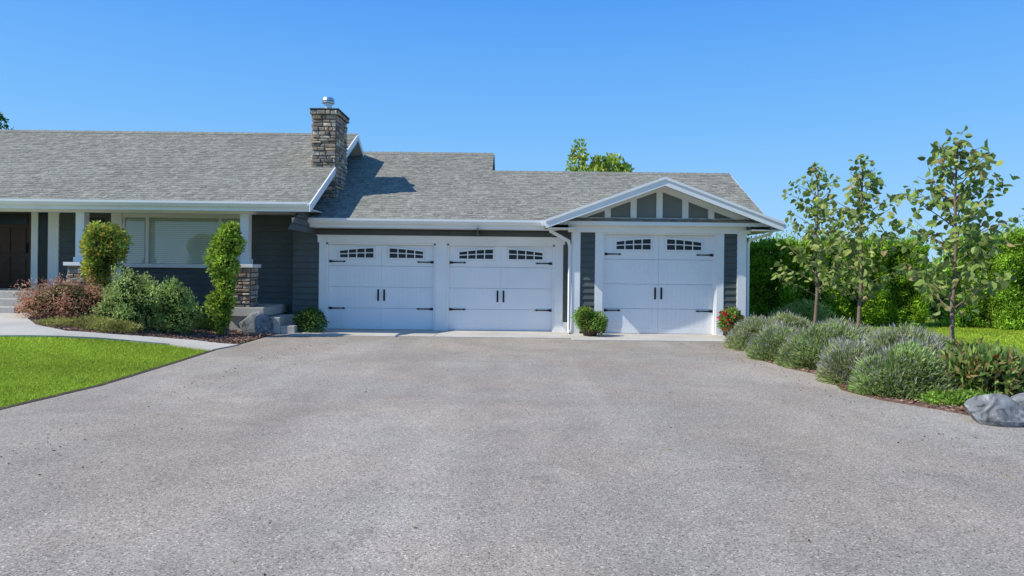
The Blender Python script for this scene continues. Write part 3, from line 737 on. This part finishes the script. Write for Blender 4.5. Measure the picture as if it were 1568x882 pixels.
# young trees
def young_tree(name, x, y, h, z0, rad, nb, seed, lean=0.0):
    rs=np.random.default_rng(seed); random.seed(seed)
    g=group(name,(x,y,0)); mb=MB(); k=9
    tp=[Vector((x+lean*t/k+.03*math.sin(t*1.3+seed),y+.03*math.cos(t*1.1+seed),h*.97*t/k-.05)) for t in range(k+1)]
    mb.tube(tp,[.034*(1-.8*t/k)+.005 for t in range(k+1)],8)
    LP=[];LD=[]
    for b in range(nb):
        f=(b+.5)/nb; z=z0+(h*.95-z0)*f; tt=z/(h*.97)*k; i=min(int(tt),k-1); base=tp[i].lerp(tp[i+1],tt-i)
        ang=b*2.4+rs.uniform(-.5,.5); prof=math.sin(math.pi*min(1,.25+f*.72))**.5
        ln=rad*prof*rs.uniform(.7,1.15)*(1.0-.2*f); rise=rs.uniform(.5,1.1)
        d=Vector((math.cos(ang),math.sin(ang),rise)).normalized()
        pts=[base+d*ln*1.25*s+Vector((0,0,-.10*s*s*ln)) for s in (0,.33,.66,1)]
        mb.tube(pts,[.011,.008,.006,.003],5)
        nl=int(7+ln*20)
        for q in range(nl):
            s=rs.uniform(.22,1.05); p=base+d*ln*1.25*s
            o=rs.normal(size=3)*.07; LP.append((p.x+o[0],p.y+o[1],p.z+o[2]-.02))
            LD.append((rs.normal()*.6+d.x*.5,rs.normal()*.6+d.y*.5,-.6+rs.normal()*.4))
    for q in range(18):
        LP.append((tp[-1].x+rs.normal()*.07,tp[-1].y+rs.normal()*.07,h-abs(rs.normal())*.2)); LD.append((rs.normal(),rs.normal(),rs.normal()*.6))
    mb.build('trunk_and_branches',[M_bark],g,smooth=True)
    P=np.array(LP); D=unit(np.array(LD)); n=len(P)
    L=rs.uniform(.085,.165,n); S=unit(np.cross(D,rs.normal(size=(n,3)))); N=np.cross(D,S)
    Lc=L[:,None]; W=Lc*.40
    T=P+D*Lc+N*Lc*-.12
    A=np.stack([P,P+D*Lc*.25+S*W*.85+N*W*.3,P+D*Lc*.65+S*W*.75+N*W*.25,T],1)
    B=np.stack([P,T,P+D*Lc*.65-S*W*.75+N*W*.25,P+D*Lc*.25-S*W*.85+N*W*.3],1)
    pa=np.array([(.12,.17,.035),(.16,.21,.05),(.08,.12,.03),(.22,.25,.07),(.18,.17,.06),(.24,.18,.08)])
    C=pa[rs.choice(len(pa),n,p=[.3,.27,.18,.17,.05,.03])]*rs.uniform(.75,1.25,(n,1))
    quads('leaves',np.concatenate([A,B]),np.concatenate([C,C]),M_leaf,g)
young_tree('young_tree',X(1250,13.6),13.6,3.72,1.05,.74,30,4)
young_tree('young_tree',X(1318,12.2),12.2,3.68,1.0,.72,34,9)
young_tree('young_tree',X(1460,10.3),10.3,3.72,.95,.86,42,21,.03)

# hedges
def hedge(name,p0,p1,th,h0,h1,n,palette,L=.085):
    p0=np.array(p0,float); p1=np.array(p1,float); ln=np.linalg.norm(p1-p0); u=(p1-p0)/ln; nrm=np.array([u[1],-u[0]])
    if nrm[1]>0: nrm=-nrm
    g=group(name,(p0[0],p0[1],0))
    areas=np.array([ln*h0,ln*th,th*h0,th*h0,ln*h0*.3]); k=rng.choice(5,n,p=areas/areas.sum())
    s=rng.uniform(0,ln,n); t=rng.uniform(0,th,n); z01=rng.uniform(0,1,n)
    s=np.where(k==2,0,np.where(k==3,ln,s)); t=np.where(k==0,0,np.where(k==4,th,t)); z01=np.where(k==1,1,z01)
    hz=h0+(h1-h0)*s/ln; 
    P=np.stack([p0[0]+u[0]*s-nrm[0]*t,p0[1]+u[1]*s-nrm[1]*t,z01*hz],1)
    out=np.zeros((n,3)); out[k==0,:2]=nrm; out[k==4,:2]=-nrm; out[k==1,2]=1; out[k==2,:2]=-u; out[k==3,:2]=u
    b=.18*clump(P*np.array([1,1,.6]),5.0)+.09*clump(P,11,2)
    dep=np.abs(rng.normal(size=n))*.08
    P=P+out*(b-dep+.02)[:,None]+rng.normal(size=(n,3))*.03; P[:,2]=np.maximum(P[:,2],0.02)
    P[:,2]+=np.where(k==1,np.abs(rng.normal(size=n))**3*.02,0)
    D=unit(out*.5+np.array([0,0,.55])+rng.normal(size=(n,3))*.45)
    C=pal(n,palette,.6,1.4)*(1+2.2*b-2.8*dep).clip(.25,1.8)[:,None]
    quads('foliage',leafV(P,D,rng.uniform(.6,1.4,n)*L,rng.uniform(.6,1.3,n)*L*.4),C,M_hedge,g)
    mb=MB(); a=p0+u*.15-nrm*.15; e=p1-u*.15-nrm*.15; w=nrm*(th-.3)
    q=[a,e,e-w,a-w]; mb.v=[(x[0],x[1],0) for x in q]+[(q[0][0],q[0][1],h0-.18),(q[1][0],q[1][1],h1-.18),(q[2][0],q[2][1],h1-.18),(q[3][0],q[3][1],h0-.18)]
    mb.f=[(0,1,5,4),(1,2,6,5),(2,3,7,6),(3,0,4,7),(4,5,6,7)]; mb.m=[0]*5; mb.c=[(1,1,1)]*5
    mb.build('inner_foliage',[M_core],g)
hedge('cedar_hedge',(6.6,20.0),(12.15,20.0),1.2,2.30,2.38,85000,[(.10,.165,.012),(.13,.21,.016),(.075,.13,.01),(.16,.24,.02)])
hedge('cedar_hedge',(13.1,20.3),(17.5,17.4),1.4,2.45,3.3,85000,[(.12,.20,.02),(.15,.235,.025),(.09,.155,.015),(.18,.26,.03)])
# background trees
def big_tree(name,x,y,h,blobs,n,L,palette):
    g=shrub(name,(x,y,0),blobs,n,L,L*.6,palette,core=False,stems=False,rough=.35,spread=.4,cf=4)
    mb=MB(); mb.tube([(x,y,-.1),(x+.05,y,h*.4),(x,y,h*.85)],[.16,.11,.03],8)
    for b in blobs:
        mb.tube([(x,y,h*.45),(x+b[0]*.6,y+b[1]*.6,b[2]-.3),(x+b[0],y+b[1],b[2]+.2)],[.06,.04,.012],6)
    mb.build('trunk',[M_bark],g)
big_tree('background_tree',3.35,28,6.6,[(-.65,0,6.10,.35,.4,.75),(.10,0,5.85,.3,.4,.5),(.70,.1,5.85,.4,.4,.5),(1.15,.1,5.6,.35,.4,.45),(0,0,4.8,1.3,1.2,1.0),(-1.0,0,5.2,.35,.4,.35)],3000,.20,YG)
big_tree('evergreen_tree',-21.35,28,8.0,[(0,0,7.4,.35,.35,.6),(0,0,6.5,.7,.7,.8),(0,0,5.3,1.1,1.1,1.0),(0,0,3.8,1.4,1.4,1.2)],5000,.16,DG)
# far tree line
n=9000; P=np.stack([rng.uniform(-150,160,n),rng.uniform(108,114,n),rng.uniform(0,1,n)],1)
P[:,2]*=3.4+.8*clump(np.stack([P[:,0],P[:,0]*0,P[:,0]*0],1),.4)
quads('distant_tree_line',leafV(P,unit(rng.normal(size=(n,3))+np.array([0,0,.5])),np.full(n,1.6),np.full(n,1.1)),pal(n,G1),M_hedge)

# ------------------------------------------------------------------ light, sky, camera
sd=Vector((.95,.27,-1.0)).normalized()
elev=math.asin(-sd.z); rot=math.atan2(-sd.x,-sd.y)
sun=bpy.data.lights.new('sun','SUN'); sun.energy=5.0; sun.angle=math.radians(.5); sun.color=(1,.95,.86)
so=bpy.data.objects.new('sun',sun); so.rotation_euler=sd.to_track_quat('-Z','Y').to_euler(); so.location=(-10,-3,12); scene.collection.objects.link(so)
w=bpy.data.worlds.new('World'); scene.world=w; w.use_nodes=True; nt=w.node_tree
bg=nt.nodes['Background']; sky=nt.nodes.new('ShaderNodeTexSky'); sky.sky_type='NISHITA'; sky.sun_disc=False
sky.sun_elevation=elev; sky.sun_rotation=rot; sky.altitude=0; sky.air_density=1.0; sky.dust_density=0.3; sky.ozone_density=2.0
# clear-day blue gradient by elevation, blended with the physical sky
tc=nt.nodes.new('ShaderNodeTexCoord'); sp=nt.nodes.new('ShaderNodeSeparateXYZ'); nt.links.new(tc.outputs['Generated'],sp.inputs[0])
cr=nt.nodes.new('ShaderNodeValToRGB'); nt.links.new(sp.outputs[2],cr.inputs[0])
stops=[(0.0,(.36,.66,.98)),(.08,(.28,.60,1.0)),(.2,(.17,.50,1.0)),(.38,(.07,.34,.96)),(1.0,(.05,.22,.66))]
el=cr.color_ramp.elements
el[0].position=stops[0][0]; el[0].color=(*stops[0][1],1); el[1].position=1.0; el[1].color=(*stops[-1][1],1)
for p_,c_ in stops[1:-1]:
    e_=el.new(p_); e_.color=(*c_,1)
sc=nt.nodes.new('ShaderNodeVectorMath'); sc.operation='SCALE'; sc.inputs['Scale'].default_value=1/.15
nt.links.new(cr.outputs[0],sc.inputs[0])
mx=nt.nodes.new('ShaderNodeMix'); mx.data_type='RGBA'; mx.inputs[0].default_value=.88
nt.links.new(sky.outputs[0],mx.inputs[6]); nt.links.new(sc.outputs[0],mx.inputs[7])
nt.links.new(mx.outputs[2],bg.inputs['Color']); bg.inputs['Strength'].default_value=.15
cam=bpy.data.cameras.new('camera'); cam.sensor_width=36; cam.lens=36*F/1568; cam.shift_y=-30/1568; cam.clip_end=3000; cam.clip_start=.1
co=bpy.data.objects.new('camera',cam); scene.collection.objects.link(co)
co.matrix_world=Matrix.Translation((0,0,EYE))@Matrix.Rotation(math.radians(90),4,'X')@Matrix.Rotation(TH,4,'Z')
scene.camera=co
